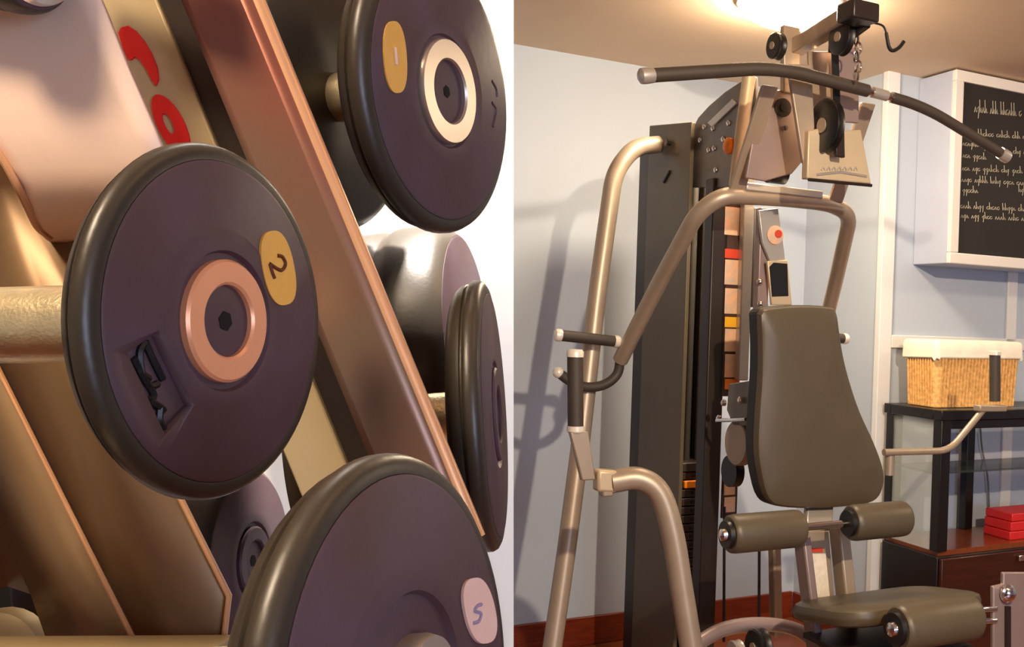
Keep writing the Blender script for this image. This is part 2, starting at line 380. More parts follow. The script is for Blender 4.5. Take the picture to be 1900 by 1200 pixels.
# tower
tp, tq = PU(1283, 226, 1.6), PU(1205, 233, 1.6)
part(MB().prism([tp, tq, W(1.6, uv(tq)[1], .02), W(1.6, uv(tp)[1], .02)], U*.015), 'weight_shroud', 'shroud_plastic', .003)
vq, vp = uv(tq)[1], uv(tp)[1]
zq = PU(1190, 288, 1.61).z
part(MB().ubox(1.605, 1.80, vq+.002, vq+.09, .02, zq), 'rear_shroud', 'dark_steel', .004)
part(MB().ubox(1.737, 1.75, vp, vq, .02, tp.z), 'weight_shroud', 'shroud_plastic', .003)
kb = PU(1243, 266, 1.6)
part(MB().lathe(kb, -U, [(0, .009), (.01, .009), (.012, .013), (.018, .013)], 16).tube(spline([kb-U*.014, kb-U*.016-Z*.012+V*.01, kb-U*.016-Z*.014-V*.02], 5), .004, 6), 'hook', 'black_plastic')
s0, s1 = PU(1244, 318, 1.6), PU(1233, 338, 1.6)
part(MB().tube([s0-U*.002, s1-U*.002], .006, 8), 'slot', 'black_plastic')
# weight stack
z = .43
for k in range(14):
    pl = MB().ubox(1.617, 1.733, vp+.03, vp+.17, z, z+.026)
    o = part(pl, 'weight_plate', 'plate_iron', .003)
    MB().ubox(1.665, 1.685, vp+.026, vp+.03, z+.009, z+.017).build('pin_hole', 'black_plastic', o)
    z += .030
o = part(MB().ubox(1.617, 1.733, vp+.02, vp+.17, z, z+.03), 'selector_plate', 'plate_iron', .003)
o2 = part(MB().ubox(1.625, 1.70, vp+.004, vp+.02, z-.055, z-.03), 'selector_pin', 'orange_print', .003)
part(MB().tube([W(1.676, vp+.1, z), W(1.676, vp+.1, 2.0)], .012, 10), 'selector_rod', 'grey_steel')
for uu in (1.632, 1.718):
    part(MB().tube([W(uu, vp+.1, .05), W(uu, vp+.1, 2.0)], .0095, 10), 'guide_rod', 'grey_steel')
part(MB().ubox(1.616, 1.736, vp+.18, vq, .02, tp.z-.1), 'dark_backing', 'black_plastic')
part(MB().ubox(1.616, 1.736, vp+.0, vq-.1, .02, .16), 'stack_base', 'black_plastic', .005)
# front column with the exercise chart
c0 = uv(PV(1312, 700, 3.02)); c1 = uv(PV(1343, 700, 3.02))
zt = PV(1330, 330, 3.02).z
part(MB().ubox(c0[0], c1[0], 3.02, 3.08, .02, zt), 'front_column', 'dark_steel', .005)
def flat(px0, py0, px1, py1, v, t, name, m, parent=None, bevel=.0):
    a0 = uv(PV(px0, (py0+py1)/2, v)); a1 = uv(PV(px1, (py0+py1)/2, v)); zt_ = PV((px0+px1)/2, py0, v).z; zb_ = PV((px0+px1)/2, py1, v).z
    return part(MB().ubox(a0[0], a1[0], v, v+t, zb_, zt_), name, m, bevel, parent)
ch = flat(1341, 372, 1376, 735, 3.02, .008, 'exercise_chart', 'placard')
for (y0, y1, m) in ((384, 436, 'paper_print'), (462, 479, 'red_print'), (482, 528, 'paper_print'), (535, 582, 'paper_print'), (588, 607, 'yellow_print'), (610, 652, 'paper_print'), (657, 700, 'paper_print'), (703, 722, 'orange_print')):
    flat(1345, y0, 1372, y1, 3.018, .003, 'chart_panel', m, ch)
ch = flat(1340, 880, 1368, 960, 3.02, .008, 'exercise_chart', 'placard')
for (y0, y1, m) in ((892, 918, 'paper_print'), (922, 950, 'paper_print')):
    flat(1344, y0, 1364, y1, 3.018, .003, 'chart_panel', m, ch)
flat(1378, 240, 1397, 706, 2.99, .03, 'silver_upright', 'silver_metal', None, .004)
flat(1397, 385, 1410, 570, 2.99, .03, 'inner_upright', 'grey_steel', None, .004)
# carriage hanging in front of the tower
cr_ = flat(1408, 385, 1428, 600, 2.82, .03, 'carriage_bar', 'mauve_metal', None, .004)
for (x_, y_) in ((1409, 523), (1410, 564)):
    p_ = PV(x_, y_, 2.818); MB().lathe(p_, -V, [(0, .0105), (.006, .0105), (.011, .007), (.013, .001)], 14).build('bolt', 'chrome', cr_)
pl = MB().prism([PV(x_, y_, 2.80) for x_, y_ in ((1408, 390), (1444, 386), (1452, 440), (1458, 490), (1432, 492), (1415, 450))], V*.012)
cp = part(pl, 'carriage_plate', 'silver_metal', .002)
MB().lathe(PV(1438, 436, 2.799), -V, [(0, .03), (.003, .03), (.004, .028)], 24).build('decal', 'paper_print', cp)
MB().lathe(PV(1444, 434, 2.795), -V, [(0, .013), (.003, .013)], 20).build('decal_dot', 'red_print', cp)
fr = part(MB().prism([PV(x_, y_, 2.79) for x_, y_ in ((1424, 484), (1462, 482), (1470, 566), (1432, 566))], V*.012), 'counter_housing', 'cream_metal', .003)
MB().prism([PV(x_, y_, 2.787) for x_, y_ in ((1428, 495), (1436, 487), (1461, 489), (1463, 549), (1433, 550))], V*.004).build('counter_screen', 'black_plastic', fr)
# cam and pulleys beside the back pad
dc = PU(1364, 822, 1.60)
part(MB().lathe(dc, U, [(0, .04), (.0, .066), (.004, .07), (.03, .07), (.034, .066)], 36), 'cam_disc', 'champagne_metal')
up_ = part(MB().prism([PU(x_, y_, 1.60) for x_, y_ in ((1352, 712), (1392, 706), (1396, 790), (1360, 790), (1348, 760))], U*.02), 'cam_bracket', 'grey_steel', .003)
for (x_, y_) in ((1345, 747), (1336, 776), (1376, 742)):
    p_ = PU(x_, y_, 1.595); MB().lathe(p_, -U, [(0, .011), (.008, .011), (.012, .006)], 12).build('bolt', 'chrome', up_)
part(MB().tube([PU(1330, 780, 1.585), PU(1384, 778, 1.585)], .006, 8), 'cam_pin', 'chrome')
part(MB().lathe(PU(1352, 874, 1.62), U, [(0, .05), (.03, .05)], 28), 'belt_pulley', 'black_plastic')
# back pad
def cushion(outline, nrm, thick, r, name, m, mside, bulge=.012):
    pts = [Vector(p) for p in outline]; c_ = sum(pts, Vector())/len(pts)
    def ring(inset, off):
        out = []
        for p in pts:
            d = (p-c_); out.append(c_ + d*(1-inset/max(d.length, 1e-3)) - nrm*off)
        return out
    rs = [ring(r, thick), ring(r*.3, thick-r*.3), ring(0, thick-r), ring(0, r), ring(r*.3, r*.3), ring(r, 0)]
    for t in (.25, .5, .75, .95):
        rs.append([c_ + (p-c_)*(1-t) + nrm*bulge*(1-(1-t)**2) for p in ring(r, 0)])
    return loft(rs)
ol = [(1413, 582), (1425, 572), (1480, 567), (1540, 569), (1554, 578), (1561, 620), (1568, 660), (1580, 705), (1600, 765), (1625, 822), (1641, 868), (1643, 900), (1630, 928), (1600, 938), (1530, 944), (1460, 942), (1428, 928), (1413, 880), (1407, 830), (1409, 770), (1414, 700), (1415, 640)]
ol = spline([PV(x_, y_, 2.6) for x_, y_ in ol] + [PV(1413, 583, 2.6)], 4)[:-2]
bp_ = part(cushion(ol, -V, .07, .02, 'x', '', ''), 'back_pad', 'vinyl')
bk = [p + V*.071 for p in ol]; cb = sum(bk, Vector())/len(bk)
part(MB().prism([cb + (p-cb)*1.005 for p in [q_ - V*.045 for q_ in bk]], V*.05), 'pad_back_shell', 'vinyl_dark', .01)
part(MB().ubox(1.72, 1.83, 2.68, 2.75, .85, 1.25), 'pad_support', 'silver_metal', .005)
p_ = PV(1569, 628, 2.9)
# press arm yoke
yl = [PV(1151, 668, 3.245), PV(1215, 540, 3.06), PV(1292, 398, 2.80), PV(1338, 362, 2.75), PV(1440, 366, 2.75), PV(1540, 377, 2.75), PV(1578, 398, 2.80), PV(1551, 520, 3.05), PV(1522, 640, 3.22)]
part(MB().tube(fillet(yl, .10, 8), .0265, 14), 'press_arm', 'champagne_metal')
hb = [PV(1151, 666, 3.245), PV(1145, 694, 3.25), PV(1122, 713, 3.25), PV(1090, 718, 3.25), PV(1060, 708, 3.25), PV(1036, 691, 3.25)]
part(MB().tube(spline(hb, 5), .0165, 12), 'arm_grip', 'grip_rubber')
part(MB().ball(hb[-1], .019, 14), 'grip_cap', 'cap_white')
g0, g1 = PV(1040, 622, 3.22), PV(1140, 633, 3.22)
part(MB().tube([g0, g1], .0185, 14), 'arm_grip', 'grip_rubber')
for q_, s_ in ((g0, -1), (g1, 1)):
    dd = (g1-g0).normalized()*s_; part(MB().lathe(q_-dd*.002, dd, [(0, .02), (.012, .021), (.02, .018), (.024, .008)], 16), 'grip_cap', 'cap_white')
part(MB().tube([g1, PV(1162, 642, 3.24)], .009, 8), 'grip_stem', 'chrome')
g0, g1 = PV(1500, 622, 3.2), PV(1564, 628, 3.2)
part(MB().tube([g0, g1], .0185, 14), 'arm_grip', 'grip_rubber')
part(MB().lathe(g1, (g1-g0).normalized(), [(0, .02), (.012, .021), (.02, .018), (.024, .008)], 16), 'grip_cap', 'cap_white')
# yoke hangers and top plates
def plate(pts, ext, name, m, bevel=.003, parent=None): return part(MB().prism(pts, ext), name, m, bevel, parent)
def hanger(b0, t0, wpx, vb, vt, name, m):
    a_ = PV(b0[0], b0[1], vb); c_ = PV(t0[0], t0[1], vt)
    part(MB().bar(a_, c_, U*wpx, V*.008), name, m, .003)
hanger((1367, 352), (1428, 160), .026, 2.74, 2.58, 'hanger_bar', 'champagne_metal')
hanger((1549, 375), (1610, 192), .026, 2.74, 2.58, 'hanger_bar', 'champagne_metal')
plate([PV(x_, y_, 2.66) for x_, y_ in ((1412, 168), (1474, 166), (1492, 296), (1470, 322), (1420, 336), (1384, 330))], V*.012, 'pivot_plate', 'mauve_metal')  # mauve stands for the purple-grey reflection on this plate
pp = PV(1452, 200, 2.655); part(MB().lathe(pp, -V, [(0, .028), (.006, .028), (.006, .012), (.01, .012)], 20), 'pivot_washer', 'dark_steel')
part(MB().lathe(PV(1455, 238, 2.655), -V, [(0, .008), (.01, .008)], 10), 'pivot_bolt', 'chrome')
sh = plate([PU(x_, y_, 1.625) for x_, y_ in ((1283, 348), (1283, 242), (1295, 218), (1315, 196), (1345, 170), (1375, 150), (1400, 142), (1404, 190), (1384, 260), (1356, 348))], U*.012, 'side_cover', 'grey_steel')
part(MB().bar(PU(1318, 232, 1.622), PU(1364, 188, 1.622), (PU(1318, 232, 1.622)-PU(1322, 236, 1.622)), U*.004), 'cover_rib', 'silver_metal', .002)
for (x_, y_) in ((1299, 260), (1307, 235), (1323, 238), (1352, 228), (1315, 278), (1325, 275), (1342, 258), (1328, 315)):
    MB().lathe(PU(x_, y_, 1.624), -U, [(0, .010), (.004, .009), (.007, .004)], 12).build('rivet', 'chrome', sh)
kn = PU(1362, 272, 1.60)
ko = part(MB().lathe(kn, -U, [(0, .012), (.01, .026), (.024, .027), (.032, .018), (.034, .004)], 20), 'adjust_knob', 'orange_print')
part(MB().tube([PU(1390, 140, 1.60), PU(1378, 230, 1.60), PU(1364, 345, 1.60)], .021, 14), 'top_post', 'cream_metal')  # cream colour paints the bright reflection on this upright
# black cable drum behind the hangers
part(MB().lathe(PV(1440, 320, 2.76), U, [(-.03, .035), (.03, .035)], 20), 'cable_drum', 'black_plastic')
part(MB().ubox(uv(PV(1385, 350, 2.72))[0], uv(PV(1528, 350, 2.72))[0], 2.72, 2.75, PV(1450, 360, 2.72).z, PV(1450, 345, 2.72).z), 'cross_bar', 'silver_metal', .004)
# pulley housing with the embossed front plate
plate([PV(x_, y_, 2.52) for x_, y_ in ((1462, 118), (1506, 120), (1512, 236), (1500, 316), (1490, 300))], V*.014, 'housing_side', 'champagne_metal')
plate([PV(x_, y_, 2.54) for x_, y_ in ((1545, 85), (1594, 88), (1594, 228), (1556, 226))], V*.014, 'housing_side', 'mauve_metal')
plate([PV(x_, y_, 2.58) for x_, y_ in ((1500, 95), (1560, 95), (1560, 250), (1508, 250))], V*.012, 'housing_back', 'champagne_metal')
fp = plate([PV(x_, y_, 2.50) for x_, y_ in ((1500, 242), (1519, 238), (1526, 268), (1562, 290), (1566, 242), (1598, 240), (1617, 341), (1497, 331))], V*.03, 'front_plate', 'cream_metal', .004)
em = MB()
em.tube([PV(x_, y_, 2.498) for x_, y_ in ((1515, 324), (1560, 319), (1608, 327))], .004, 6)
for k in range(7):
    x_ = 1524 + k*10; em.tube([PV(x_, 316-(.4*k if k < 4 else (6-k)*.4), 2.498), PV(x_+4, 310, 2.498), PV(x_+7, 316, 2.498)], .0025, 5)
em.build('embossed_logo', 'silver_metal', fp)
part(MB().tube([PV(1500, 333, 2.49), PV(1617, 344, 2.49)], .005, 8), 'plate_lip', 'dark_steel')
def wheel(c_, ax, R, t, name='pulley', m='black_plastic'):
    o = part(MB().lathe(c_ - ax*t/2, ax, [(0, R*.3), (0, R*.92), (t*.1, R), (t*.3, R*.97), (t*.5, R*.86), (t*.7, R*.97), (t*.9, R), (t, R*.92), (t, R*.3)], 36), name, m)
    MB().lathe(c_ - ax*(t/2+.004), ax, [(0, R*.18), (0, R*.28), (t+.008, R*.28), (t+.008, R*.18)], 20).build('hub', 'champagne_metal', o)
    return o
wheel(PV(1533, 234, 2.49), U, .078, .03)
wheel(PV(1441, 86, 2.66), U, .04, .03)
part(MB().bar(PV(1549, 92, 2.47), PV(1556, 285, 2.47), U*.011, V*.003), 'belt', 'black_plastic')
part(MB().bar(PV(1556, 240, 2.462), PV(1557, 292, 2.462), U*.016, V*.008), 'belt_clip', 'dark_steel', .003)
# top boom
part(MB().bar(PV(1466, 50, 2.66), PV(1466, 175, 2.66), U*.03, V*.012), 'boom_post', 'champagne_metal', .004)
b0, b1 = PV(1478, 88, 2.66), PV(1578, 28, 2.36)
part(MB().bar(b0, b1, U*.024, Z*.024), 'boom', 'champagne_metal', .006)
b2 = PV(1592, 25, 2.31)
part(MB().box(b2, U*.045, V*.04, Z*.026), 'boom_cap', 'dark_steel', .006)
wheel(PV(1562, 70, 2.40), U, .05, .028)
part(MB().bar(PV(1542, 92, 2.46), PV(1610, 42, 2.32), U*.012, Z*.012), 'lower_boom', 'black_plastic', .004)
hk = [PV(1620, 42, 2.30), PV(1638, 48, 2.30), PV(1644, 62, 2.30), PV(1649, 86, 2.30), PV(1656, 94, 2.30), PV(1668, 88, 2.30), PV(1677, 77, 2.30)]
part(MB().tube(spline(hk, 5), [.003]*10+[.0055]*21, 8), 'hook', 'black_plastic')
for k in range(5):
    c_ = PV(1589 + (k % 2)*4, 72 + k*17, 2.38)
    a_ = U if k % 2 else V
    part(MB().tube([c_ + a_*.009*math.cos(t*math.pi/6) + Z*.016*math.sin(t*math.pi/6) for t in range(12)], .0035, 6, closed=True), 'chain_link', 'chrome')
# left rear post
rp = [PV(1222, 268, 3.40), PV(1178, 272, 3.38), PV(1140, 318, 3.36), PV(1108, 545, 3.33), PV(1080, 800, 3.28), PV(1050, 1030, 3.22), PV(1025, 1200, 3.18)]
dd = (rp[-1]-rp[-2]); rp.append(rp[-1] + dd*((.02-rp[-1].z)/dd.z))
part(MB().tube(fillet(rp, .12, 8), .031, 16), 'rear_post', 'champagne_metal')
part(MB().lathe(rp[-1]-Z*.02, Z, [(0, .06), (.012, .06), (.016, .05)], 24), 'foot', 'black_plastic')
# fly arm, left
gt, gbm = PV(1067, 660, 2.645), PV(1068, 792, 2.645)
part(MB().tube([gt, gbm], .0215, 16), 'arm_grip', 'grip_rubber')
part(MB().lathe(gt-Z*.003, Z, [(0, .0235), (.014, .0235), (.02, .019), (.021, .004)], 16), 'grip_cap', 'cap_white')
part(MB().lathe(gbm+Z*.003, -Z, [(0, .0235), (.014, .0235), (.018, .02)], 16), 'grip_cap', 'cap_white')
plate([PV(x_, y_, 2.63) for x_, y_ in ((1058, 800), (1092, 800), (1106, 890), (1080, 892))], V*.02, 'grip_bracket', 'champagne_metal', .004)
part(MB().bar(PV(1104, 890, 2.64), PV(1142, 892, 2.64), Z*.03, V*.022), 'arm_joint', 'cream_metal', .008)
part(MB().bar(PV(1124, 900, 2.64), PV(1124, 920, 2.64), U*.016, V*.018), 'arm_joint', 'champagne_metal', .005)
ft = [PV(1135, 893, 2.64), PV(1185, 888, 2.62), PV(1224, 915, 2.60), PV(1248, 990, 2.58), PV(1266, 1100, 2.56), PV(1284, 1210, 2.54)]
dd = ft[-1]-ft[-2]; ft.append(ft[-1] + dd*((.06-ft[-1].z)/dd.z))
part(MB().tube(spline(ft, 6), .032, 18), 'front_leg', 'champagne_metal')
part(MB().lathe(Vector((ft[-1].x, ft[-1].y, 0)), Z, [(0, .07), (.02, .07), (.06, .04)], 24), 'foot', 'black_plastic')
# fly arm, right
gt, gbm = PV(1846, 657, 2.645), PV(1846, 744, 2.645)
part(MB().tube([gt, gbm], .0195, 16), 'arm_grip', 'grip_rubber')
part(MB().lathe(gt-Z*.003, Z, [(0, .0215), (.012, .0215), (.016, .016)], 16), 'grip_cap', 'cap_white')
part(MB().bar(PV(1812, 757, 2.645), PV(1862, 757, 2.645), Z*.011, V*.018), 'grip_bracket', 'champagne_metal', .004)
part(MB().tube(fillet([PV(1826, 758, 2.645), PV(1762, 836, 2.645), PV(1640, 839, 2.645)], .05, 5), .0115, 10), 'arm_rod', 'champagne_metal')
part(MB().lathe(PV(1651, 838, 2.66), -Z, [(0, .016), (.075, .016)], 14), 'arm_pivot', 'champagne_metal')
# roller pads
def roller(a_, b_, r, capend=True, shade='vinyl'):
    d = (b_-a_).normalized(); L = (b_-a_).length
    o = part(MB().lathe(a_, d, [(0, r*.5), (0, r*.88), (.006, r*.97), (.016, r), (L-.016, r), (L-.006, r*.97), (L, r*.88), (L, r*.4)], 30), 'roller_pad', shade)
    MB().lathe(a_ - d*.012, d, [(0, r*.3), (0, r*.7), (.014, r*.74), (.014, r*.3)], 24).build('end_disc', 'black_plastic', o)
    if capend: MB().lathe(a_ - d*.026, d, [(0, .004), (.004, r*.3), (.016, r*.36)], 16).build('end_cap', 'chrome', o)
    return o
def along(px, py, v, L): p_ = PV(px, py, v); return p_, p_ + U*L
a_, b_ = along(1352, 991, 2.40, .225); roller(a_, b_, .052)
a2, b2_ = along(1577, 970, 2.40, .20); roller(a2, b2_, .052, False)
part(MB().tube([b_ - U*.02, a2 + U*.02], .011, 12), 'roller_bar', 'chrome')
a_, b_ = along(1664, 1166, 2.12, .265); roller(a_, b_, .06)
for dy in (0, 22):
    part(MB().tube([PV(1815, 1131+dy, 2.14), PV(1848, 1129+dy, 2.14)], .0075, 10), 'roller_rod', 'chrome')
# seat
so_ = [W(*t_, .0) for t_ in ()]
zs = .565
oc = rrect(1.625, 2.14, 2.2, 2.54, zs, .09, 6)
oc = [p + Z*((2.54-p.dot(V))*.16) for p in oc]
part(cushion(oc, Z, .05, .022, 'x', '', '', .008), 'seat_pad', 'vinyl')
part(MB().ubox(1.68, 2.06, 2.2, 2.5, zs-.1, zs-.086), 'seat_plate', 'dark_steel')
part(MB().ubox(1.80, 1.88, 2.3, 2.4, .08, zs-.1), 'seat_post', 'champagne_metal', .005)
# lower frame
def post(p0, p1, hu, hv, name, m): part(MB().bar(p0, p1, U*hu, V*hv), name, m, .006)
post(PV(1487, 990, 2.55), PV(1514, 1215, 2.50), .014, .03, 'frame_tube', 'mauve_metal')
lbp = plate([PV(x_, y_, 2.56) for x_, y_ in ((1492, 985), (1538, 985), (1548, 1112), (1506, 1112))], V*.01, 'label_bracket', 'champagne_metal')
lb = plate([PV(x_, y_, 2.556) for x_, y_ in ((1503, 1027), (1532, 1027), (1540, 1108), (1513, 1108))], V*.003, 'instruction_label', 'label_white', 0, lbp)
plate([PV(x_, y_, 2.556) for x_, y_ in ((1502, 1017), (1527, 1017), (1527, 1024), (1502, 1024))], V*.003, 'label_header', 'red_print', 0, lbp)
post(PV(1556, 975, 2.58), PV(1580, 1200, 2.52), .02, .03, 'frame_tube', 'champagne_metal')
post(PV(1437, 1000, 2.95), PV(1440, 1180, 2.95), .016, .02, 'rear_tube', 'champagne_metal')
post(PV(1520, 930, 2.66), PV(1516, 985, 2.62), .05, .012, 'pad_bracket', 'silver_metal')
for (x_, y0, y1, v) in ((1409, 990, 1160, 2.9), (1344, 940, 1190, 2.95)):
    part(MB().tube([PV(x_, y0, v), PV(x_-1, y1, v)], .005, 6), 'steel_cable', 'black_plastic')
# base rails
part(MB().tube(spline([PV(1290, 1196, 2.7), PV(1340, 1168, 2.72), PV(1400, 1158, 2.72), PV(1460, 1163, 2.70), PV(1500, 1182, 2.66), PV(1520, 1215, 2.62)], 6), .022, 12), 'base_rail', 'mauve_metal')
wheel(PV(1408, 1200, 2.66), U, .055, .04)
wheel(PV(1366, 1212, 2.68), U, .04, .03, 'pulley', 'silver_metal')
part(MB().ubox(1.72, 1.84, 2.2, 3.3, .02, .12), 'base_beam', 'cream_metal', .01)
part(MB().ubox(1.2, 2.3, 2.95, 3.07, .02, .1), 'cross_beam', 'champagne_metal', .01)
# leg extension bracket at the right foot of the picture
lx = plate([PV(x_, y_, 2.14) for x_, y_ in ((1843, 1088), (1862, 1084), (1862, 1062), (1930, 1062), (1930, 1330), (1843, 1330))], V*.014, 'leg_bracket', 'mauve_metal', .004)
kp = PV(1868, 1100, 2.135)
part(MB().lathe(kp, -V, [(0, .026), (.008, .026), (.012, .02), (.02, .018), (.026, .008)], 20), 'bracket_knob', 'chrome')
plate([PV(x_, y_, 2.13) for x_, y_ in ((1868, 1125), (1876, 1125), (1876, 1330), (1868, 1330))], V*.008, 'bracket_slot', 'dark_steel', 0)
lp2 = PV(1890, 1250, 2.2); q_ = uv(lp2)
part(MB().ubox(1.8, q_[0]+.05, 2.16, 2.2, .2, .28), 'leg_beam', 'champagne_metal', .008)

# ------------------------------------------------------------------ lat bar
e = empty('lat_pulldown_bar', PV(1595, 168, 2.42), 'long bent pulldown bar with dark grips hanging from the top of the machine', 'exercise bar')
pth = [PV(1192, 141, 2.42), PV(1440, 125, 2.42), PV(1578, 160, 2.42), PV(1712, 196, 2.42), PV(1868, 291, 2.42)]
pth = fillet(pth, .1, 6)
def seg(pts_, x0, x1):        # part of a path between two fractions of its length
    L = [0]
    for i in range(1, len(pts_)): L.append(L[-1] + (pts_[i]-pts_[i-1]).length)
    T = L[-1]
    def at(t):
        for i in range(1, len(pts_)):
            if L[i] >= t: return pts_[i-1].lerp(pts_[i], (t-L[i-1])/max(1e-9, L[i]-L[i-1]))
        return pts_[-1]
    return [at(x0*T)] + [p for p, l in zip(pts_, L) if x0*T < l < x1*T] + [at(x1*T)]
MB().tube(pth, .0125, 12).build('bar', 'chrome', e)
MB().tube(seg(pth, .02, .555), .0185, 14).build('grip', 'grip_rubber', e)
MB().tube(seg(pth, .625, .985), .0165, 14).build('grip', 'grip_rubber', e)
for (p_, q_) in ((pth[0], pth[1]), (pth[-1], pth[-2])):
    d = (p_-q_).normalized(); MB().lathe(p_-d*.03, d, [(0, .0195), (.02, .021), (.034, .02), (.04, .012), (.042, .002)], 16).build('end_cap', 'silver_metal', e)
c_ = seg(pth, .57, .61); MB().tube(c_, .016, 14).build('coupler', 'silver_metal', e)

# ------------------------------------------------------------------ dumbbells close to the viewer
def onplane(px, py, o, n): r = ray(px, py); return CAM + r * ((o-CAM).dot(n) / r.dot(n))
def cut(o, cutter):            # carve a pocket into a mesh, then drop the cutter
    md = o.modifiers.new('pocket', 'BOOLEAN'); md.object = cutter; md.operation = 'DIFFERENCE'; md.solver = 'EXACT'
    bpy.context.view_layer.update()
    dg = bpy.context.evaluated_depsgraph_get(); me = bpy.data.meshes.new_from_object(o.evaluated_get(dg))
    o.modifiers.remove(md); o.data = me
    bpy.data.objects.remove(cutter)
def dumbbell(px, py, d, n, R, label, t=.022, ring='ring_warm', rout=.348, rin=.205, ringh=.002, hlen=.115, thick2=None, boss=True):
    O = P(px, py, d); N = C2W(*n).normalized()
    t2 = thick2 or t
    axis_end = O - N*(t+hlen+t2)
    e = empty('dumbbell', axis_end.lerp(O, .5) - Z*R, label, 'dumbbell', 'rubber dumbbells on the rack')
    def head(o, ax, tt):
        h = MB().lathe(o, ax, [(-tt, R*.3), (-tt, R*.88), (-tt+.002, R*.93), (-tt+.005, R*.965), (-tt*.60, R*.975), (-tt*.56, R*.962), (-tt*.52, R*.965), (-tt*.48, R*.99), (-tt*.42, R), (-tt*.26, R), (-tt*.14, R*.985), (-tt*.06, R*.95), (-.0008, R*.905), (-.007, R*.895), (-.007, R*.3)], 72).build('head', 'rubber_rim', e)
        return h
    h1 = head(O, N, t); h2 = head(axis_end, -N, t2)
    f = MB().lathe(O, N, [(-.006, R*.2), (-.006, R*.90), (-.0006, R*.902), (0, R*.885), (0, R*.52), (.0006, R*.50), (.0006, R*.40), (-.0012, R*.385), (-.0012, R*.2)], 72).build('face', 'rubber', e)
    MB().lathe(O, N, [(-.003, rin*R), (ringh*.6, rin*R), (ringh, rin*R+.001), (ringh, rin*R+.0013), (ringh, rout*R-.0013), (ringh, rout*R-.001), (ringh*.5, rout*R), (-.003, rout*R)], 64, False).build('ring', ring, e)
    hub = MB().lathe(O, N, [(-.004, rin*R*1.02), (-.0005, rin*R*1.02), (-.0002, rin*R*.9), (-.0002, .004)], 48).build('hub', 'rubber', e)
    MB().lathe(O, N, [(-.003, .0038), (.0001, .0038)], 6).build('hex_socket', 'hole_black', hub)
    MB().tube([O - N*t*.9, axis_end + N*t2*.9], .0146, 28).build('handle', 'handle_metal', e)
    return e, O, N, f
def sticker(e, O, N, c, a, b, tilt, m, strokes, ink, lw=.0008):
    T = math.radians(tilt); pts = []
    for k in range(36):
        t = 2*math.pi*k/36; x = a*math.copysign(abs(math.cos(t))**.75, math.cos(t)); y = b*math.copysign(abs(math.sin(t))**.9, math.sin(t))
        pts.append(onplane(c[0]+x*math.cos(T)-y*math.sin(T), c[1]+x*math.sin(T)+y*math.cos(T), O, N) + N*.0001)
    s = MB().prism(pts, N*.0009).build('sticker', m, e, 0)
    for st_ in strokes:
        MB().tube(spline([onplane(x, y, O + N*.0011, N) for x, y in st_], 4), lw, 6).build('printed_digit', ink, s)
    return s
eA, O, N, fA = dumbbell(418.6, 595.3, .382, (.9907, .0179, -.1346), .065, 'dark round dumbbell with a yellow oval sticker marked 2 and warm reflecting ring in front', t=.015, hlen=.2)
sticker(eA, O, N, (513, 497), 29, 70, -11, 'sticker_yellow', [[(515, 474), (523, 476), (529, 489), (523, 501), (512, 497), (500, 489)], [(500, 489), (504, 503), (509, 516)]], 'ink')
pk = [onplane(x, y, O, N) for x, y in ((236, 655), (292, 615), (357, 752), (306, 806))]
ct = MB().prism([p - N*.0035 for p in pk], N*.01).build('cutter', 'rubber_pocket')
cut(fA, ct)
pf = MB().prism([p - N*.0036 for p in [pk[0].lerp(pk[2], .01), pk[1].lerp(pk[3], .01), pk[2].lerp(pk[0], .01), pk[3].lerp(pk[1], .01)]], N*.0006).build('pocket_floor', 'rubber', eA)
for st_ in ([(268, 634), (283, 668), (301, 704)], [(246, 664), (256, 682), (262, 694), (276, 703)], [(262, 694), (276, 716), (292, 712)], [(276, 716), (284, 734), (278, 744), (296, 756), (303, 762)], [(296, 756), (295, 778), (303, 797)], [(268, 634), (258, 655), (262, 694)]):
    MB().tube(spline([onplane(x, y, O - N*.0026, N) for x, y in st_], 4), .0014, 6).build('embossed_letter', 'black_plastic', pf)  # black stands for the dark of the letter grooves
eB, O, N, fB = dumbbell(829, 170, .615, (.977, .0, -.214), .0835, 'dark round dumbbell with blank yellow sticker and silver ring, at the rack top', t=.021, ring='ring_silver', rout=.37, rin=.22, ringh=.003, hlen=.05, thick2=.055)
sticker(eB, O, N, (731, 106), 21, 67, -4, 'sticker_yellow', [[(732, 88), (733, 98), (735, 120)]], 'sticker_pink', .0012)
for st_ in ([(912, 150), (920, 165), (922, 180)], [(912, 190), (920, 205), (914, 235)]):
    MB().tube(spline([onplane(x, y, O, N) for x, y in st_], 4), .001, 6).build('embossed_letter', 'rubber', eB)
eC, O, N, fC = dumbbell(770, 1273.7, .288, (.982, .113, -.152), .065, 'dark violet dumbbell with a pale pink oval sticker, nearest the floor', t=.017, ring='ring_silver', rout=.22, rin=.08, ringh=.006, hlen=.19)
sticker(eC, O, N, (886, 1133), 28, 62, -12, 'sticker_pink', [[(893, 1121), (886, 1124), (880, 1133), (892, 1138), (888, 1152), (878, 1156)]], 'ink_blue', .0006)
dumbbell(921, 768, .60, (.98, .06, .17), .0776, 'dark dumbbell seen almost edge-on beside the partition', t=.019, hlen=.06, ring='rubber')
dumbbell(874, 640, .76, (.992, .099, .077), .089, 'brownish dumbbell half hidden behind the rack column', t=.085, hlen=.09, thick2=.03)
dumbbell(470, 1040, .64, (.99, .05, .05), .06, 'dark dumbbell in the shadow below the one marked 2', t=.045, hlen=.02, ring='rubber')
eG, O, N, fG = dumbbell(64, -78, .42, (.984, -.1, -.12), .0225, 'small dumbbell with a bright chrome end cap above the pale bracket', t=.02, ring='chrome', rout=.84, rin=.2, ringh=.004)

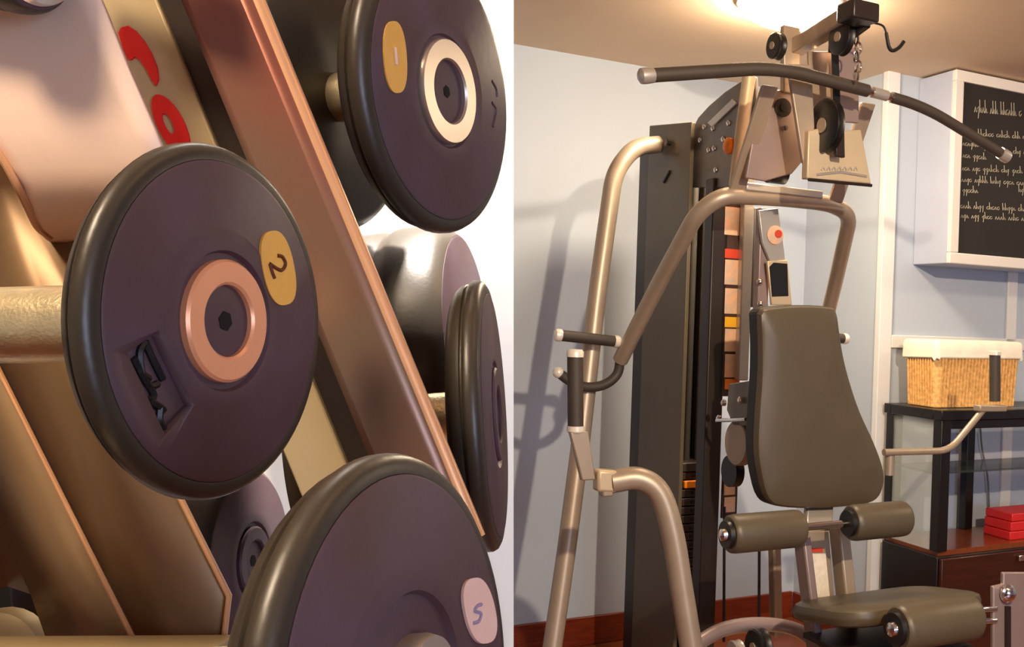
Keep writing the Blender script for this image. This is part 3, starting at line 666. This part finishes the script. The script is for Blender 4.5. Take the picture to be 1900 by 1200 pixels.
# ------------------------------------------------------------------ dumbbell rack
bx_, by_ = 834, 1017
base = P(bx_, by_, .487)
R_ = empty('dumbbell_rack', Vector((base.x, base.y, 0)), 'metal dumbbell rack with a slanted brown column and red lettering', 'dumbbell rack')
def rpart(mb, name, m, bevel=0, parent=None): return mb.build(name, m, parent or R_, bevel)
def strip(c0, c1, d0, d1, half_px, th):   # slanted flat bar between two pixels
    a_, b_ = P(*c0, d0), P(*c1, d1); ax = (b_-a_).normalized()
    side = ax.cross(FW).normalized(); dep = side.cross(ax).normalized()
    hw = half_px * (d0+d1)/2 / F
    return MB().bar(a_, b_, side*hw, dep*th/2), side, dep, hw, ax
# main tube: centre line in the picture runs from (415, 0) to (765, 850)
m_, side, dep, hw, ax = strip((333, -200), (bx_, by_), .487, .487, 64, .022)
tube_ = rpart(m_, 'column', 'rack_brown', .005)
a_, b_ = P(333, -200, .487), P(bx_, by_, .487)
for s_ in (-1, 1):
    e0 = a_ - side*hw*s_ if False else a_ + side*hw*.93*s_; e1 = b_ + side*hw*.93*s_
    if (e0 - a_).dot(RX) > 0: rpart(MB().tube([e0 - dep*.004, e1 - dep*.004], .0042, 10), 'column_edge', 'rack_edge_highlight')  # bead coloured as the orange-lit right edge of the column
# beige lettered face beside it
m_, s2, dp2, hw2, ax2 = strip((160, -200), (692, 1100), .503, .503, 50, .006)
lf = rpart(m_, 'letter_plate', 'rack_beige', .001)
rpart(strip((240, -200), (770, 1080), .5045, .5045, 60, .003)[0], 'column_groove_shade', 'dark_steel')  # dark plate added to stand for the shadowed groove beside the column
# red letters on the beige plate
LO = P(300, 140, .503) - dp2*.003; 
if (LO - CAM).length > (P(300, 140, .503) + dp2*.003 - CAM).length: LO = P(300, 140, .503) + dp2*.003
LN = (CAM - LO).normalized(); LN = dp2 if dp2.dot(LN) > 0 else -dp2
def letter(outline, hole, name='letter'):
    o_ = [onplane(x, y, LO, LN) for x, y in outline]
    if not hole:
        return MB().prism(o_, LN*.0012).build(name, 'letter_red', lf)
    h_ = [onplane(x, y, LO, LN) for x, y in hole]; n = len(o_); m = MB()
    vs_ = o_ + h_ + [p + LN*.0012 for p in o_ + h_]
    fs = []
    for i in range(n):
        j = (i+1) % n
        fs += [(2*n+i, 2*n+j, 3*n+j, 3*n+i), (i, j, 2*n+j, 2*n+i), (n+i, 3*n+i, 3*n+j, n+j)]
    return m.add(vs_, fs).build(name, 'letter_red', lf)
letter([(222, 62), (228, 52), (240, 49), (254, 58), (270, 78), (283, 100), (293, 125), (296, 148), (291, 160), (284, 150), (275, 132), (262, 112), (252, 106), (245, 112), (240, 112), (231, 92)], None)
def ell(cx, cy, a, b, tl, n=24):
    T = math.radians(tl); return [(cx + a*math.cos(2*math.pi*k/n)*math.cos(T) - b*math.sin(2*math.pi*k/n)*math.sin(T), cy + a*math.cos(2*math.pi*k/n)*math.sin(T) + b*math.sin(2*math.pi*k/n)*math.cos(T)) for k in range(n)]
letter(ell(319, 232, 24, 62, -27), ell(314, 230, 8, 21, -27))
letter(ell(385, 368, 24, 62, -27), ell(382, 366, 8, 21, -27))
# pale cradle plate upper left (curls back at its lower lip)
rows = []
for (y, xl, xr, d) in ((-160, -160, 120, .445), (20, -150, 196, .445), (130, -120, 240, .445), (240, -40, 288, .445), (310, 12, 316, .447), (360, 38, 300, .452), (395, 56, 245, .462), (420, 70, 190, .474), (437, 84, 150, .488), (445, 96, 120, .50)):
    rows.append([P(xl + (xr-xl)*k/8, y, d) for k in range(9)])
sh_ = MB(); nn = 9
vs_ = [p for r_ in rows for p in r_]
sh_.add(vs_, [(i*nn+k, i*nn+k+1, (i+1)*nn+k+1, (i+1)*nn+k) for i in range(len(rows)-1) for k in range(nn-1)])
o = rpart(sh_, 'cradle_plate', 'rack_pale'); sm = o.modifiers.new('thickness', 'SOLIDIFY'); sm.thickness = .003; sm.offset = 0
rpart(MB().tube(spline([P(-60, 205, .444), P(0, 288, .444), P(40, 360, .449), (P(68, 418, .470)), P(92, 440, .486)], 5), .0016, 8), 'cradle_lip', 'rack_edge_highlight')
# folded tray on the lower left, warm reflections put into its colour
def sheet(poly, m, name, d_=None):
    pts_ = [P(x, y, d) for x, y, d in poly]; 
    o = rpart(MB().add(pts_, [list(range(len(pts_)))]), name, m); s = o.modifiers.new('thickness', 'SOLIDIFY'); s.thickness = .003; s.offset = 0
    return o
sheet([(-220, 180, .50), (-20, 270, .50), (150, 395, .50), (200, 640, .50), (330, 915, .50), (424, 1105, .50), (405, 1330, .50), (300, 1330, .50), (255, 1200, .505), (0, 690, .515), (-220, 260, .53)], 'rack_warm', 'tray_front')
sheet([(0, 690, .515), (255, 1200, .505), (330, 1350, .50), (-260, 1350, .56), (-260, 170, .56)], 'rack_warm', 'tray_side') if False else None
sd = sheet([(-240, 210, .53), (0, 690, .516), (260, 1210, .506), (330, 1350, .50), (150, 1350, .515), (62, 1100, .53), (20, 1086, .54), (-100, 1120, .56), (-260, 1000, .58), (-260, 400, .56)], 'rack_warm', 'tray_side')
rpart(MB().tube([P(-120, 450, .515), P(0, 690, .510), P(255, 1200, .500), P(330, 1350, .495)], .0013, 8), 'tray_fold', 'rack_edge_highlight')
rpart(MB().tube([P(318, 890, .498), P(425, 1105, .498), P(412, 1215, .498), P(405, 1330, .498)], .0014, 8), 'tray_edge', 'rack_edge_highlight')
rpart(MB().bar(P(-250, 1204, .49), P(420, 1200, .485), UP*.003, FW*.01), 'tray_foot', 'rack_beige', .001)
rpart(MB().lathe(P(20, 1205, .53), -FW, [(0, .022), (.01, .022), (.016, .016), (.018, .003)], 24), 'leveller_knob', 'rack_beige')
rpart(MB().bar(P(-400, 1080, .74), P(220, 1080, .74), UP*.07, FW*.002), 'dark_backing', 'hole_black')  # black sheet added to make the gap in the tray dark
# struts that carry the tray and cradles, and the stand down to the floor
rpart(MB().bar(P(415, 1260, .512), P(852, 1260, .487), UP*.012, FW*.012), 'tray_strut', 'rack_brown', .003)
rpart(MB().bar(P(60, -150, .46), P(330, -150, .44), UP*.01, FW*.008), 'cradle_strut', 'rack_brown', .003)
sb = P(775, 1000, .487)
rpart(MB().bar(sb, Vector((sb.x, sb.y, .02)), Vector((.016, 0, 0)), Vector((0, .014, 0))), 'stand_post', 'rack_brown', .004)
rpart(MB().box(Vector((base.x, base.y+.05, .012)), Vector((.2, 0, 0)), Vector((0, .25, 0)), Vector((0, 0, .012))), 'stand_base', 'rack_brown', .004)
